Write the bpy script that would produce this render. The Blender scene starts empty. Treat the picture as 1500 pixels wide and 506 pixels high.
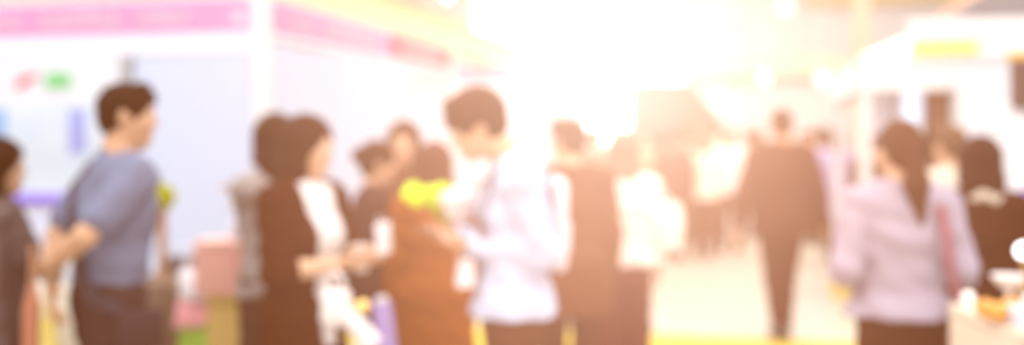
import bpy, bmesh, math, random
import numpy as np
from mathutils import Vector, Matrix
random.seed(7); np.random.seed(7)
scn = bpy.context.scene
C = scn.collection
A = math.radians(13.7)          # the camera looks this far to the left of the aisle
F = 1476.0                      # focal length in pixels of the 1500 px frame
HOR, CAMZ = 198.0, 1.55         # horizon row, camera height
CA, SA = math.cos(A), math.sin(A)

def W(px, Y, py=None, z=0.0):
    """point seen at photo column px at depth Y metres; height from row py or given z"""
    xc = (px-750)*Y/F
    if py is not None: z = CAMZ-(py-HOR)*Y/F
    return Vector((xc*CA-Y*SA, xc*SA+Y*CA, z))

# ------------------------------------------------------------------ materials
MATS = {}
def mat(name, col, rough=.75, metal=0., emit=None, noise=.12, scale=60., bump=.0, alpha=None, col2=None, trans=0., sheen=0.):
    if name in MATS: return MATS[name]
    m = bpy.data.materials.new(name); m.use_nodes = True
    nt = m.node_tree; b = nt.nodes['Principled BSDF']
    tc = nt.nodes.new('ShaderNodeTexCoord'); nz = nt.nodes.new('ShaderNodeTexNoise')
    nz.inputs['Scale'].default_value = scale; nz.inputs['Detail'].default_value = 3
    nt.links.new(tc.outputs['Object'], nz.inputs['Vector'])
    mx = nt.nodes.new('ShaderNodeMix'); mx.data_type = 'RGBA'
    c2 = col2 or tuple(max(0, c*(1-noise)) for c in col)
    mx.inputs[6].default_value = (*col, 1); mx.inputs[7].default_value = (*c2, 1)
    nt.links.new(nz.outputs['Fac'], mx.inputs[0]); nt.links.new(mx.outputs[2], b.inputs['Base Color'])
    if rough >= .55: b.inputs['Specular IOR Level'].default_value = .04
    b.inputs['Roughness'].default_value = rough; b.inputs['Metallic'].default_value = metal
    if trans: b.inputs['Transmission Weight'].default_value = trans
    if sheen: b.inputs['Sheen Weight'].default_value = sheen
    if bump:
        bp = nt.nodes.new('ShaderNodeBump'); bp.inputs['Strength'].default_value = bump; bp.inputs['Distance'].default_value = .004
        nt.links.new(nz.outputs['Fac'], bp.inputs['Height']); nt.links.new(bp.outputs['Normal'], b.inputs['Normal'])
    if emit:
        b.inputs['Emission Color'].default_value = (*emit[0], 1); b.inputs['Emission Strength'].default_value = emit[1]
    MATS[name] = m
    return m

# ------------------------------------------------------------------ object helpers
def link(name, me, m=None, parent=None, loc=None):
    o = bpy.data.objects.new(name, me); C.objects.link(o)
    if m is not None:
        for k in (m if isinstance(m, (list, tuple)) else [m]): me.materials.append(k)
    if parent is not None: o.parent = parent
    if loc is not None: o.location = loc
    return o
def tag(o, label, cat, group=None, kind=None):
    o['label'] = label; o['category'] = cat
    if group: o['group'] = group
    if kind: o['kind'] = kind
    return o
def thing(name, label, cat, loc=(0,0,0), rz=0., group=None):
    o = bpy.data.objects.new(name, None); C.objects.link(o); o.empty_display_size = .1
    o.location = loc; o.rotation_euler = (0,0,rz)
    return tag(o, label, cat, group)
class MB:
    """collects simple solids into one mesh"""
    def __init__(s): s.bm = bmesh.new()
    def box(s, x0,x1,y0,y1,z0,z1, bev=0., M=None):
        g = bmesh.ops.create_cube(s.bm, size=1.)
        vs = g['verts']
        for v in vs: v.co = Vector(((x0+x1)/2+v.co.x*(x1-x0), (y0+y1)/2+v.co.y*(y1-y0), (z0+z1)/2+v.co.z*(z1-z0)))
        if bev:
            es = list({e for v in vs for e in v.link_edges})
            r = bmesh.ops.bevel(s.bm, geom=es, offset=bev, segments=2, affect='EDGES', profile=.5)
            vs = list({v for f in r['faces'] for v in f.verts} | {v for v in vs if v.is_valid})
        if M is not None:
            for v in vs: v.co = M @ v.co
        return s
    def tube(s, pts, r, seg=12, cap=True):
        pts = [Vector(p) for p in pts]; rs = r if isinstance(r, (list, tuple)) else [r]*len(pts)
        rings = []; up = None
        for i, p in enumerate(pts):
            t = (pts[min(i+1,len(pts)-1)]-pts[max(i-1,0)]).normalized()
            if up is None: up = t.orthogonal().normalized()
            up = (up-t*up.dot(t)).normalized(); sd = t.cross(up)
            rings.append([s.bm.verts.new(p+(up*math.cos(k*2*math.pi/seg)+sd*math.sin(k*2*math.pi/seg))*rs[i]) for k in range(seg)])
        for a, b in zip(rings, rings[1:]):
            for k in range(seg): s.bm.faces.new((a[k], a[(k+1)%seg], b[(k+1)%seg], b[k]))
        if cap: s.bm.faces.new(rings[0][::-1]); s.bm.faces.new(rings[-1])
        return s
    def lathe(s, prof, seg=28, c=(0,0,0)):
        rings = []
        for r, z in prof:
            rings.append([s.bm.verts.new((c[0]+max(r,1e-4)*math.cos(k*2*math.pi/seg), c[1]+max(r,1e-4)*math.sin(k*2*math.pi/seg), c[2]+z)) for k in range(seg)])
        for a, b in zip(rings, rings[1:]):
            for k in range(seg): s.bm.faces.new((a[k], a[(k+1)%seg], b[(k+1)%seg], b[k]))
        s.bm.faces.new(rings[0][::-1]); s.bm.faces.new(rings[-1])
        return s
    def poly(s, pts, thick):
        """flat polygon (list of 3d points) extruded by the vector thick"""
        a = [s.bm.verts.new(p) for p in pts]; b = [s.bm.verts.new(Vector(p)+Vector(thick)) for p in pts]
        s.bm.faces.new(a[::-1]); s.bm.faces.new(b); n = len(a)
        for k in range(n): s.bm.faces.new((a[k], a[(k+1)%n], b[(k+1)%n], b[k]))
        return s
    def ball(s, c, r, sub=3, sq=(1,1,1)):
        g = bmesh.ops.create_icosphere(s.bm, subdivisions=sub, radius=r)
        for v in g['verts']: v.co = Vector((v.co.x*sq[0]+c[0], v.co.y*sq[1]+c[1], v.co.z*sq[2]+c[2]))
        return s
    def crumple(s, amp, freq, seed=0):
        rnd = random.Random(seed); ph = [rnd.uniform(0, 6) for _ in range(6)]
        for v in s.bm.verts:
            x, y, z = v.co*freq
            v.co += Vector((math.sin(y+ph[0])+math.sin(2.1*z+ph[1]), math.sin(z*1.3+ph[2])+math.sin(2.3*x+ph[3]), math.sin(x*1.1+ph[4])+math.sin(1.9*y+ph[5])))*amp
        return s
    def build(s, name, m, parent=None, smooth=False, loc=None):
        bmesh.ops.recalc_face_normals(s.bm, faces=s.bm.faces)
        me = bpy.data.meshes.new(name); s.bm.to_mesh(me); s.bm.free()
        if smooth: me.polygons.foreach_set('use_smooth', [True]*len(me.polygons))
        return link(name, me, m, parent, loc)

# ------------------------------------------------------------------ implicit surfaces -> one continuous mesh
V3 = lambda *a: np.array(a, dtype=np.float32)
class Field:
    def __init__(s, lo, hi, h):
        s.h = h; s.lo = np.array(lo, np.float32); n = np.ceil((np.array(hi)-s.lo)/h).astype(int)+1
        s.n = n; s.f = np.full(n, .2, np.float32)
        s.ax = [s.lo[i]+np.arange(n[i], dtype=np.float32)*h for i in range(3)]
    def region(s, lo, hi):
        i0 = np.clip(np.floor((np.array(lo)-s.lo)/s.h).astype(int), 0, s.n); i1 = np.clip(np.ceil((np.array(hi)-s.lo)/s.h).astype(int)+1, 0, s.n)
        sl = tuple(slice(a, b) for a, b in zip(i0, i1))
        P = [s.ax[0][sl[0]][:,None,None], s.ax[1][sl[1]][None,:,None], s.ax[2][sl[2]][None,None,:]]
        return sl, P
    def add(s, fn, lo, hi, k=.02, pad=.03):
        pad = max(pad, k+2*s.h)
        sl, P = s.region(np.array(lo)-pad, np.array(hi)+pad)
        cur = s.f[sl]
        if cur.size == 0: return
        d = fn(P); hh = np.clip(.5+.5*(cur-d)/max(k,1e-5), 0, 1)
        s.f[sl] = cur*(1-hh)+d*hh-k*hh*(1-hh)
    def cap(s, a, b, ra, rb, k=.02):
        a = V3(*a); b = V3(*b); ba = b-a; L2 = float(ba@ba)+1e-9; r = max(ra, rb)
        def fn(P):
            q = [P[i]-a[i] for i in range(3)]
            t = np.clip((q[0]*ba[0]+q[1]*ba[1]+q[2]*ba[2])/L2, 0, 1)
            return np.sqrt((q[0]-t*ba[0])**2+(q[1]-t*ba[1])**2+(q[2]-t*ba[2])**2)-(ra+(rb-ra)*t)
        s.add(fn, np.minimum(a,b)-r, np.maximum(a,b)+r, k)
    def ell(s, c, rad, R=None, k=.02, sub=False):
        c = V3(*c); R = np.eye(3, dtype=np.float32) if R is None else np.array(R, np.float32); rm = max(rad)
        def fn(P):
            q = [P[i]-c[i] for i in range(3)]
            l = [(R[0][j]*q[0]+R[1][j]*q[1]+R[2][j]*q[2])/rad[j] for j in range(3)]
            k0 = np.sqrt(l[0]**2+l[1]**2+l[2]**2)+1e-6
            k1 = np.sqrt((l[0]/rad[0])**2+(l[1]/rad[1])**2+(l[2]/rad[2])**2)+1e-6
            return k0*(k0-1)/k1
        if sub:
            sl, P = s.region(c-rm*1.3, c+rm*1.3); s.f[sl] = np.maximum(s.f[sl], -fn(P))
        else: s.add(fn, c-rm, c+rm, k)
    def loft(s, rings, side, k=.02, clip_lo=False, clip_hi=False, pw=2.0):
        """rings: (centre, rx, ry); ellipses across the spine, x along the side vector"""
        side = V3(*side)
        for i in range(len(rings)-1):
            (a, ax_, ay_), (b, bx_, by_) = rings[i], rings[i+1]
            a = V3(*a); b = V3(*b); ba = b-a; L = float(np.linalg.norm(ba)); u = ba/L
            fr = np.cross(u, side); fr /= np.linalg.norm(fr); sd = np.cross(fr, u)
            rm = max(ax_, bx_, ay_, by_)
            c0 = clip_lo and i == 0; c1 = clip_hi and i == len(rings)-2
            def fn(P):
                q = [P[j]-a[j] for j in range(3)]
                al = q[0]*u[0]+q[1]*u[1]+q[2]*u[2]
                tt = np.clip(al/L, 0, 1); st = tt*tt*(3-2*tt)
                rx = ax_+(bx_-ax_)*st; ry = ay_+(by_-ay_)*st
                dx = q[0]*sd[0]+q[1]*sd[1]+q[2]*sd[2]; dy = q[0]*fr[0]+q[1]*fr[1]+q[2]*fr[2]
                dz = al-tt*L; mn = np.minimum(rx, ry)
                k0 = (np.abs(dx/rx)**pw+np.abs(dy/ry)**pw+np.abs(dz/mn)**pw)**(1/pw)
                d = (k0-1)*mn
                if c0: d = np.maximum(d, -al)
                if c1: d = np.maximum(d, al-L)
                return d
            s.add(fn, np.minimum(a,b)-rm, np.maximum(a,b)+rm, k)
    def cut(s, fn):
        P = [s.ax[0][:,None,None], s.ax[1][None,:,None], s.ax[2][None,None,:]]
        s.f = np.maximum(s.f, fn(P)).astype(np.float32)
    def wrinkle(s, amp, fr, seed):
        r = np.random.RandomState(seed); p = r.uniform(0, 6, 6)
        x, y, z = s.ax[0][:,None,None]*fr, s.ax[1][None,:,None]*fr, s.ax[2][None,None,:]*fr
        s.f += (amp*(np.sin(x*1.1+z*.9+p[0])+np.sin(y*1.3-z*1.2+p[1])+np.sin(z*1.6+x*.6+p[2])*.8)).astype(np.float32)
    def mesh(s, name, scale=1.):
        f = s.f; f[0]=f[-1]=.2; f[:,0]=f[:,-1]=.2; f[:,:,0]=f[:,:,-1]=.2
        sg = f < 0; n = s.n
        cnt = np.zeros(tuple(n-1), np.int8)
        for dx in (0,1):
            for dy in (0,1):
                for dz in (0,1): cnt += sg[dx:n[0]-1+dx, dy:n[1]-1+dy, dz:n[2]-1+dz]
        act = (cnt > 0) & (cnt < 8); idx = np.argwhere(act)
        vid = np.full(act.shape, -1, np.int32); vid[act] = np.arange(len(idx))
        acc = np.zeros((len(idx), 3), np.float32); num = np.zeros(len(idx), np.float32)
        cor = [(a,b,c) for a in (0,1) for b in (0,1) for c in (0,1)]
        for a in cor:
            for ax in range(3):
                if a[ax]: continue
                b = list(a); b[ax] = 1
                fa = f[idx[:,0]+a[0], idx[:,1]+a[1], idx[:,2]+a[2]]; fb = f[idx[:,0]+b[0], idx[:,1]+b[1], idx[:,2]+b[2]]
                cr = (fa < 0) != (fb < 0)
                t = np.where(cr, fa/np.where(cr, fa-fb, 1), 0)
                p = np.tile(np.array(a, np.float32), (len(idx), 1)); p[:,ax] = t
                acc[cr] += p[cr]; num[cr] += 1
        v = (s.lo+(idx+acc/num[:,None])*s.h)*scale
        quads = []
        for ax in range(3):
            o1, o2 = (ax+1)%3, (ax+2)%3
            sa = [slice(1, n[i]-1) for i in range(3)]; sb = list(sa); sa[ax] = slice(0, n[ax]-1); sb[ax] = slice(1, n[ax])
            A0, B0 = sg[tuple(sa)], sg[tuple(sb)]; e = np.argwhere(A0 != B0)
            if not len(e): continue
            st = A0[tuple(e.T)]
            e = e+np.array([0 if i == ax else 1 for i in range(3)])
            def cell(d1, d2):
                c = e.copy(); c[:,o1] -= d1; c[:,o2] -= d2
                return vid[c[:,0], c[:,1], c[:,2]]
            q = np.stack([cell(1,1), cell(0,1), cell(0,0), cell(1,0)], 1)
            q[~st] = q[~st][:, ::-1]; quads.append(q)
        q = np.concatenate(quads); me = bpy.data.meshes.new(name)
        me.vertices.add(len(v)); me.vertices.foreach_set('co', v.astype(np.float32).ravel())
        me.loops.add(len(q)*4); me.loops.foreach_set('vertex_index', q.ravel().astype(np.int32))
        me.polygons.add(len(q)); me.polygons.foreach_set('loop_start', np.arange(0, len(q)*4, 4, dtype=np.int32))
        me.polygons.foreach_set('use_smooth', np.ones(len(q), bool))
        me.update(calc_edges=True); me.validate()
        return me

# ------------------------------------------------------------------ people
def rotx(a): return np.array([[1,0,0],[0,math.cos(a),-math.sin(a)],[0,math.sin(a),math.cos(a)]], np.float32)
def rotz(a): return np.array([[math.cos(a),-math.sin(a),0],[math.sin(a),math.cos(a),0],[0,0,1]], np.float32)
def unit(v): v = np.array(v, np.float32); return v/(np.linalg.norm(v)+1e-9)
def deep(c): return tuple(x*.68 for x in c) if max(c) < .20 else c
def ik(S, Wt, pole, a=.285, b=.255):
    S = V3(*S); Wt = V3(*Wt); d = Wt-S; L = float(np.linalg.norm(d)); Lc = min(L, (a+b)*.995)
    u = d/L; Wt = S+u*Lc; x = (a*a-b*b+Lc*Lc)/(2*Lc); hgt = math.sqrt(max(a*a-x*x, 0))
    p = V3(*pole); p = p-u*float(p@u); p = unit(p)
    return S+u*x+p*hgt, Wt

PEOPLE = []
def person(px, Y, H, yaw, label, skin, hair, top, bottom, fem=False, lean=0., hp=0., hy=0., L=None, R=None,
           stride=0., nf=0., stance=.085, h=.0075, shoes=(.05,.04,.04), group=None, z0=0., px_off=0, seed=0, face=True):
    s = H/1.75; D = math.radians
    hair = (hair[0], deep(hair[1]))+tuple(hair[2:]); top = dict(top); top['col'] = deep(top['col']); bottom = (bottom[0], deep(bottom[1]))+tuple(bottom[2:])
    root = thing('person', label, 'person', W(px, Y, z=z0), D(yaw)+A, group)
    nm = len(PEOPLE); sh = .165 if fem else .185; wd = .90 if fem else 1.
    lr = rotx(-D(lean)); piv = V3(0,0,1.0)
    def T(p):
        p = V3(*p); return lr@(p-piv)+piv if p[2] > 1.0 else p
    Hm = lr@rotz(D(hy))@rotx(-D(hp)); nk = T((0,-.005+nf*.75,1.525-nf*.12))
    hd = lambda *p: nk+Hm@(V3(*p)+V3(0,.015,.105))
    side = V3(1,0,0)
    # joints
    arms = {}
    for sgn, spec in ((-1, L), (1, R)):
        S = T((sgn*sh, -.005, 1.40))
        if spec is None: spec = dict(w=(sgn*(sh+.065), .05, .87), pole=(sgn*.4,-1,0))
        E, Wr = ik(S, spec['w'], spec['pole'])
        d = unit(spec.get('d', Wr-E)); n = spec.get('n', (-sgn,0.2,0)); n = V3(*n); n = unit(n-d*float(n@d))
        arms[sgn] = (S, E, Wr, d, n, spec.get('curl', 22))
    legs = {}
    for sgn in (-1, 1):
        st = stride*sgn
        hipj = V3(sgn*.088*wd, 0, .90); ank = V3(sgn*stance, st*.30, .085+max(0,-st)*.10); kn = V3(sgn*(stance*.7+.03), st*.13+.03+max(0,-st)*.08, .485)
        legs[sgn] = (hipj, kn, ank)
    lo = (-.62,-.62,-.01); hi = (.62,.75,1.86)
    allp = np.array([p for a in arms.values() for p in (a[1], a[2], a[2]+a[3]*.2)]+[l[2]+V3(0,.2,0) for l in legs.values()]+[l[2]-V3(0,.1,0) for l in legs.values()]+[hd(0,.15,.1), hd(0,-.14,.12), hd(.12,0,.14), hd(-.12,0,0), V3(.27,-.2,0), V3(-.27,.2,0)])
    lo = allp.min(0)-.10; hi = allp.max(0)+.10; lo[2] = -.01; hi[2] = max(hi[2], float(hd(0,0,.12)[2])+.06)
    # ---- body: one continuous surface
    B = Field(lo, hi, h)
    tr = [((0,0,.86),.150,.108),((0,-.005,.94),.163*(1.04 if fem else 1),.115),((0,0,1.09),.135*wd,.095),((0,.005,1.27),.158*wd,.118),((0,-.005,1.39),.150*wd,.092),((0,-.01,1.46),.075,.062)]
    B.loft([(T(c), a, b) for c, a, b in tr], side, k=.03)
    if fem:
        for sgn in (-1,1): B.ell(T((sgn*.07,.085,1.25)), (.062,.055,.062), k=.03)
    nr = .047 if fem else .056
    B.cap(T((0,-.02,1.44)), hd(0,-.02,-.06), nr*1.12, nr, k=.035)
    B.ell(hd(0,-.014,.03), (.077,.097,.090), Hm, k=.03)
    B.ell(hd(0,.032,-.035), (.060,.058,.085), Hm, k=.03)
    B.ell(hd(0,.062,-.098), (.030,.024,.022), Hm, k=.025)
    B.cap(hd(-.035,.078,.022), hd(.035,.078,.022), .012, .012, k=.015)
    B.cap(hd(0,.085,.008), hd(0,.099,-.026), .008, .0115, k=.014)
    for sgn in (-1,1):
        B.ell(hd(sgn*.079,-.008,-.008), (.010,.019,.031), Hm, k=.01)
        B.ell(hd(sgn*.042,.066,-.028), (.020,.016,.020), Hm, k=.02)
    B.cap(hd(-.018,.086,-.064), hd(.018,.086,-.064), .0075, .0075, k=.008)
    for sgn, (S, E, Wr, d, n, curl) in arms.items():
        B.cap(T((sgn*.10,-.005,1.405)), S, .062, .056*wd+.002, k=.04)
        B.cap(S, E, .053*wd, .040*wd, k=.02); B.cap(E, E*.6+Wr*.4, .040*wd, .040*wd, k=.02); B.cap(E*.6+Wr*.4, Wr, .040*wd, .027, k=.02)
        w = np.cross(d, n); hs = .93 if fem else 1.      # hand: palm, four fingers, thumb leaving the side of the palm
        thumb = w if float(w@V3(0, .3, 1)) > 0 else -w
        Rm = np.stack([w, d, n], 1)
        B.ell(Wr+d*.050*hs, (.040*hs,.052*hs,.016), Rm, k=.02)
        for q, ln in zip((-1.5,-.5,.5,1.5), (.80,.97,1.0,.90)):
            p = Wr+d*.088*hs-thumb*q*.0195*hs; dr = unit(d-thumb*q*.05); ang = 0
            fl = ln if q > -1.6 else ln
            for m_, (seg, r0, r1) in enumerate(((.040,.0095,.0088),(.026,.0088,.008),(.020,.008,.0068))):
                ang = math.radians(curl)*(1.15 if m_ else .8)
                dr = unit(dr*math.cos(ang)+n*math.sin(ang)*1.0); n2 = unit(n-dr*float(n@dr))
                p2 = p+dr*seg*fl*hs; B.cap(p, p2, r0, r1, k=.003); p = p2
        p = Wr+d*.025*hs+thumb*.026*hs; dr = unit(d*.55+thumb*.75+n*.35)
        for seg, r0, r1, turn in ((.040,.014,.011,0),(.030,.0105,.0095,.5),(.024,.0095,.008,.4)):
            dr = unit(dr+d*turn); p2 = p+dr*seg*hs; B.cap(p, p2, r0, r1, k=.006); p = p2
    for sgn, (hj, kn, an) in legs.items():
        B.cap(hj, kn, .084, .051, k=.03); B.cap(kn, kn*.65+an*.35, .050, .049, k=.015); B.cap(kn*.65+an*.35, an, .049, .034, k=.015)
        B.cap(an+V3(0,-.035,-.035), an+V3(0,.14,-.050), .034, .026, k=.02)
    me = B.mesh('body', s); skm = mat('skin_%d' % (hash(skin) % 9999), skin, .55, noise=.06, scale=30)
    body = link('body', me, [skm, mat('lips', (.52,.20,.16), .5)], root)
    nv = len(me.polygons); cen = np.empty(nv*3, np.float32); me.polygons.foreach_get('center', cen); cen = cen.reshape(-1,3)/s
    lc = (cen-hd(0,0,0))@Hm
    lip = (np.abs(lc[:,0]) < .023) & (np.abs(lc[:,2]+.064) < .010) & (lc[:,1] > .078)
    me.polygons.foreach_set('material_index', lip.astype(np.int32))
    # ---- eyes
    if face:
        for sgn in (-1,1):
            m = MB(); c = hd(sgn*.031,.0755,.002)
            m.ball([0,0,0], .0125, 3)
            eo = m.build('eye', [mat('eye_white', (.8,.78,.75), .2), mat('iris', (.03,.02,.015), .2)], root, True)
            pc = [p.center for p in eo.data.polygons]
            fv = Vector(Hm@V3(0,1,0))
            for p in eo.data.polygons: p.material_index = 1 if p.center.normalized().dot(fv) > .86 else 0
            for v in eo.data.vertices: v.co = (v.co+Vector(c))*s
    # ---- hair
    if hair:
        kind, hc = hair[:2]; hb = Field(hd(0,0,0)-.42, hd(0,0,0)+.22, .0075)
        off = {'short':.010,'crop':.006,'fringe':.024,'long':.018,'bob':.020,'tail':.011,'bun':.012}[kind]
        hb.ell(hd(0,-.016,.034), (.077+off,.098+off,.088+off), Hm, k=.02)
        if kind in ('short','crop','fringe','tail','bun'): hb.ell(hd(0,-.055,-.03), (.062+off*.6,.048+off*.5,.055), Hm, k=.03)
        if kind in ('long','bob'):
            dn = {'long':(-.10,-.27),'bob':(-.055,-.155)}[kind]
            p0 = hd(0,-.035,.02); p1 = hd(0,-.045,-.09); p2 = hd(0,-.04,-.09)+V3(0,dn[0]*.45,dn[1]+.09)
            hb.loft([(p0,.096,.085),(p1,.102,.075),(p2,.085 if kind == 'long' else .10,.045 if kind=='long' else .065)], Hm@V3(1,0,0), k=.03)
            for sgn in (-1,1): hb.cap(hd(sgn*.078,.01,.04), hd(sgn*.084,.012,-.10), .026, .022, k=.02)
        hb.ell(hd(0,.105,-.055), (.068,.080,.118), Hm, sub=True)
        if kind not in ('long','bob'):
            for sgn in (-1,1): hb.ell(hd(sgn*.095,.015,-.05), (.05,.05,.055), Hm, sub=True)
        if kind == 'fringe':
            for q in range(-3,4): hb.cap(hd(q*.022,.055,.105), hd(q*.024,.095-abs(q)*.007,.032), .024, .012, k=.015)
        if kind == 'short':
            for q in range(-2,3): hb.cap(hd(q*.022,.05,.108), hd(q*.026,.083-abs(q)*.005,.075), .022, .016, k=.02)
        if kind == 'tail':
            b0 = hd(0,-.115,.01); tl = hair[2] if len(hair) > 2 else .30
            hb.cap(hd(0,-.09,.02), b0, .035, .028, k=.02)
            hb.cap(b0, b0+V3(.0,-.03,-tl*.45), .034, .050, k=.02); hb.cap(b0+V3(0,-.03,-tl*.45), b0+V3(.02,-.02,-tl), .050, .016, k=.02)
        if kind == 'bun': hb.ell(hd(0,-.125,.03), (.045,.04,.045), Hm, k=.02)
        hb.wrinkle(.0012, 95, nm)
        if kind in ('long','tail'): hb.f[:, :, 0:1] = .2
        ho = link('hair', hb.mesh('hair', s), mat('hair_%d' % (hash(hc) % 9999), hc, .55, noise=.35, scale=90, bump=.3), root)
    # ---- clothes
    def sleeves(G, off, kind):
        for sgn, (S, E, Wr, d, n, curl) in arms.items():
            G.cap(T((sgn*.10,-.005,1.41)), S, .062+off, .058*wd+off, k=.04)
            if kind == 'short': G.cap(S, S*.28+E*.72, .058*wd+off, .055*wd+off, k=.02)
            elif kind == 'none': pass
            else:
                G.cap(S, E, .056*wd+off, .046*wd+off, k=.02); e2 = E*.06+Wr*.94 if kind == 'long' else E*.80+Wr*.20
                G.cap(E, e2, .046*wd+off, .036+off*.8, k=.02)
    def garment(name, off, hem, flare, sleeve, col, opening=None, vneck=0., hemback=None, mrough=.8, wr=.0022, lapel=False, collar=True):
        G = Field(lo-.02, hi+.02, h)
        rings = []
        if hem < .98: rings.append(((0,0,hem), .178*(1.03 if fem else 1)+off+flare, .133+off+flare))
        else: rings.append(((0,0,hem), .160*wd+off+flare, .114+off+flare))
        if hem < .86: rings.append(((0,-.005,.94), .174*(1.03 if fem else 1)+off+flare*.4, .128+off+flare*.4))
        rings += [((0,0,1.09),.143*wd+off+.008,.103+off+.006),((0,.005,1.27),.160*wd+off,.121+off),((0,-.005,1.385),.155*wd+off,.094+off),((0,-.01,1.45),.088,.072)]
        G.loft([(T(c), a, b) for c, a, b in rings], side, k=.03, clip_lo=True)
        if fem:
            for sgn in (-1,1): G.ell(T((sgn*.07,.085,1.25)), (.062+off,.055+off*.7,.066+off), k=.05)
        sleeves(G, off, sleeve)
        if collar: G.loft([(T((0,-.018,1.45)),nr+.024,nr+.022),(T((0,-.016,1.497)),nr+.012,nr+.012)], side, k=.012, clip_hi=True)
        G.wrinkle(wr, 38, nm*7+3)
        G.cut(lambda P: (hem-.002)-P[2]+0*P[0]+0*P[1]-0.0 if hem < .98 else hem-P[2]+0*P[0]+0*P[1])
        if opening:
            w0, w1 = opening   # open front: half width at hem and at neck
            li = np.linalg.inv(lr)
            def wedge(P):
                y = piv[1]+li[1][1]*(P[1]-piv[1])+li[1][2]*(P[2]-piv[2]); z = P[2]
                t = np.clip((z-hem)/(1.46-hem), 0, 1)
                return np.minimum((w0+(w1-w0)*t)-np.abs(P[0]), y-.035)
            G.cut(wedge)
        return link(name, G.mesh(name, s), mat('cloth_%s_%d' % (name, hash((col, mrough)) % 99999), col, mrough, noise=.10, scale=25, bump=.15), root)
    if 'inner' in top: garment('shirt', .010, top.get('inner_hem', .98), .0, 'none', top['inner'], wr=.001)
    garment(top['name'], top.get('off', .016), top['hem'], top.get('flare', .0), top.get('sleeve', 'long'), top['col'], top.get('opening'), collar=top.get('collar', True))
    kind, bc = bottom[0], bottom[1]
    G = Field(lo-.02, hi+.02, h)
    if kind == 'skirt':
        hem = bottom[2]
        G.loft([((0,0,hem),.19+.02*(1-hem),.15),((0,-.005,.92),.178,.128),((0,0,1.06),.142*wd,.105)], side, k=.03, clip_lo=True, clip_hi=True)
    else:
        G.loft([((0,0,.83),.168,.122),((0,-.005,.94),.180,.127),((0,0,1.07),.150*wd,.106)], side, k=.02, clip_hi=True)
        wl = bottom[2] if len(bottom) > 2 else 0.
        for sgn, (hj, kn, an) in legs.items():
            G.cap(hj, kn, .098, .070+wl, k=.02); G.cap(kn, an+V3(0,0,-.015), .070+wl, .058+wl*1.4, k=.02)
        G.cut(lambda P: .055-P[2]+0*P[0]+0*P[1])
    G.wrinkle(.0018, 40, nm*5+1)
    link('skirt' if kind == 'skirt' else 'trousers', G.mesh(kind, s), mat('cloth_%s_%d' % (kind, hash(bc) % 99999), bc, .85, noise=.1, scale=25, bump=.15), root)
    for sgn, (hj, kn, an) in legs.items():
        hh_ = .007; G = Field(an+V3(-.08,-.13,-.10), an+V3(.08,.24,.07), hh_)
        G.cap(an+V3(0,-.035,-.04), an+V3(0,.06,-.035), .045, .045, k=.02); G.cap(an+V3(0,.06,-.040), an+V3(0,.155,-.052), .045, .036, k=.02)
        G.cap(an+V3(0,-.02,0), an+V3(0,-.015,.015), .046, .046, k=.02)
        zf = float(an[2])-.083
        G.cut(lambda P: zf-P[2]+0*P[0]+0*P[1]); G.cut(lambda P: P[2]-(zf+.115)+0*P[0]+0*P[1])
        link('shoe', G.mesh('shoe', s), mat('shoe_%d' % (hash(shoes) % 999), shoes, .4), root)
    p = dict(root=root, s=s, arms=arms, T=T, hd=hd, px=px, Y=Y, yaw=D(yaw)+A, loc=W(px, Y, z=z0))
    PEOPLE.append(p)
    return p
def to_world(p, v):
    """canonical body coordinates of a person -> world"""
    v = Vector([float(x)*p['s'] for x in v])
    return p['loc']+Matrix.Rotation(p['yaw'], 3, 'Z')@v


# ================================================================== setting
WHITE = mat('white_board', (.76,.78,.88), .7, noise=.03, scale=3)
LAV = mat('lavender_board', (.57,.65,.82), .8, noise=.03, scale=2)
ALU = mat('white_aluminium', (.78,.78,.80), .35, noise=.04, scale=8)
PINK = mat('pink_vinyl', (.84,.32,.56), .9, noise=.06, scale=3)
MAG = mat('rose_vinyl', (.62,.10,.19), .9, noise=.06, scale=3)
LETW = mat('white_vinyl', (.88,.66,.78), .5, noise=.02)
X0, X1, Y0, Y1, ZC = -13., 10., -6., 27., 6.6
def struct(name, mb, m, parent=None):
    o = mb.build(name, m, parent); 
    if parent is None: o['kind'] = 'structure'
    return o
struct('floor', MB().box(X0,X1,Y0,Y1,-.1,0), mat('cream_floor', (.62,.56,.46), .35, noise=.10, scale=1.2))
struct('ceiling', MB().box(X0,X1,Y0,Y1,ZC,ZC+.1), mat('white_ceiling', (.82,.81,.78), .8, noise=.05, scale=2))
struct('wall_left', MB().box(X0-.1,X0,Y0,Y1,0,ZC), mat('pale_wall', (.82,.80,.76), .8, noise=.05, scale=1))
struct('wall_right', MB().box(X1,X1+.1,Y0,Y1,0,ZC), mat('grey_wall', (.76,.76,.80), .8, noise=.05, scale=1))
struct('wall_front', MB().box(X0,X1,Y0-.1,Y0,0,ZC), MATS['pale_wall'])
BEI = mat('beige_wall', (.64,.67,.70), .8, noise=.06, scale=1)
def span(pa, pb, y):
    """x range on the plane world y seen between two photo columns"""
    r = []
    for p in (pa, pb):
        k = (p-750)/F; dx, dy = k*CA-SA, k*SA+CA; r.append(dx*y/dy)
    return r
wx0, wx1 = span(690, 1010, Y1)
bw = MB().box(X0,wx0,Y1,Y1+.1,0,ZC).box(wx1,X1,Y1,Y1+.1,0,ZC).box(wx0,wx1,Y1,Y1+.1,0,1.2).box(wx0,wx1,Y1,Y1+.1,ZC-.3,ZC)
struct('wall_back', bw, BEI)
cb = mat('cream_band', (.74,.70,.58), .6, noise=.05, scale=1)
struct('trim_1', MB().box(wx1+.1,X1,Y1-.35,Y1,3.05,3.6,.03), cb)
struct('trim_2', MB().box(wx1+3.0,X1,Y1-.25,Y1,4.85,5.4,.03), mat('ochre_beam', (.70,.58,.34), .6))
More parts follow.
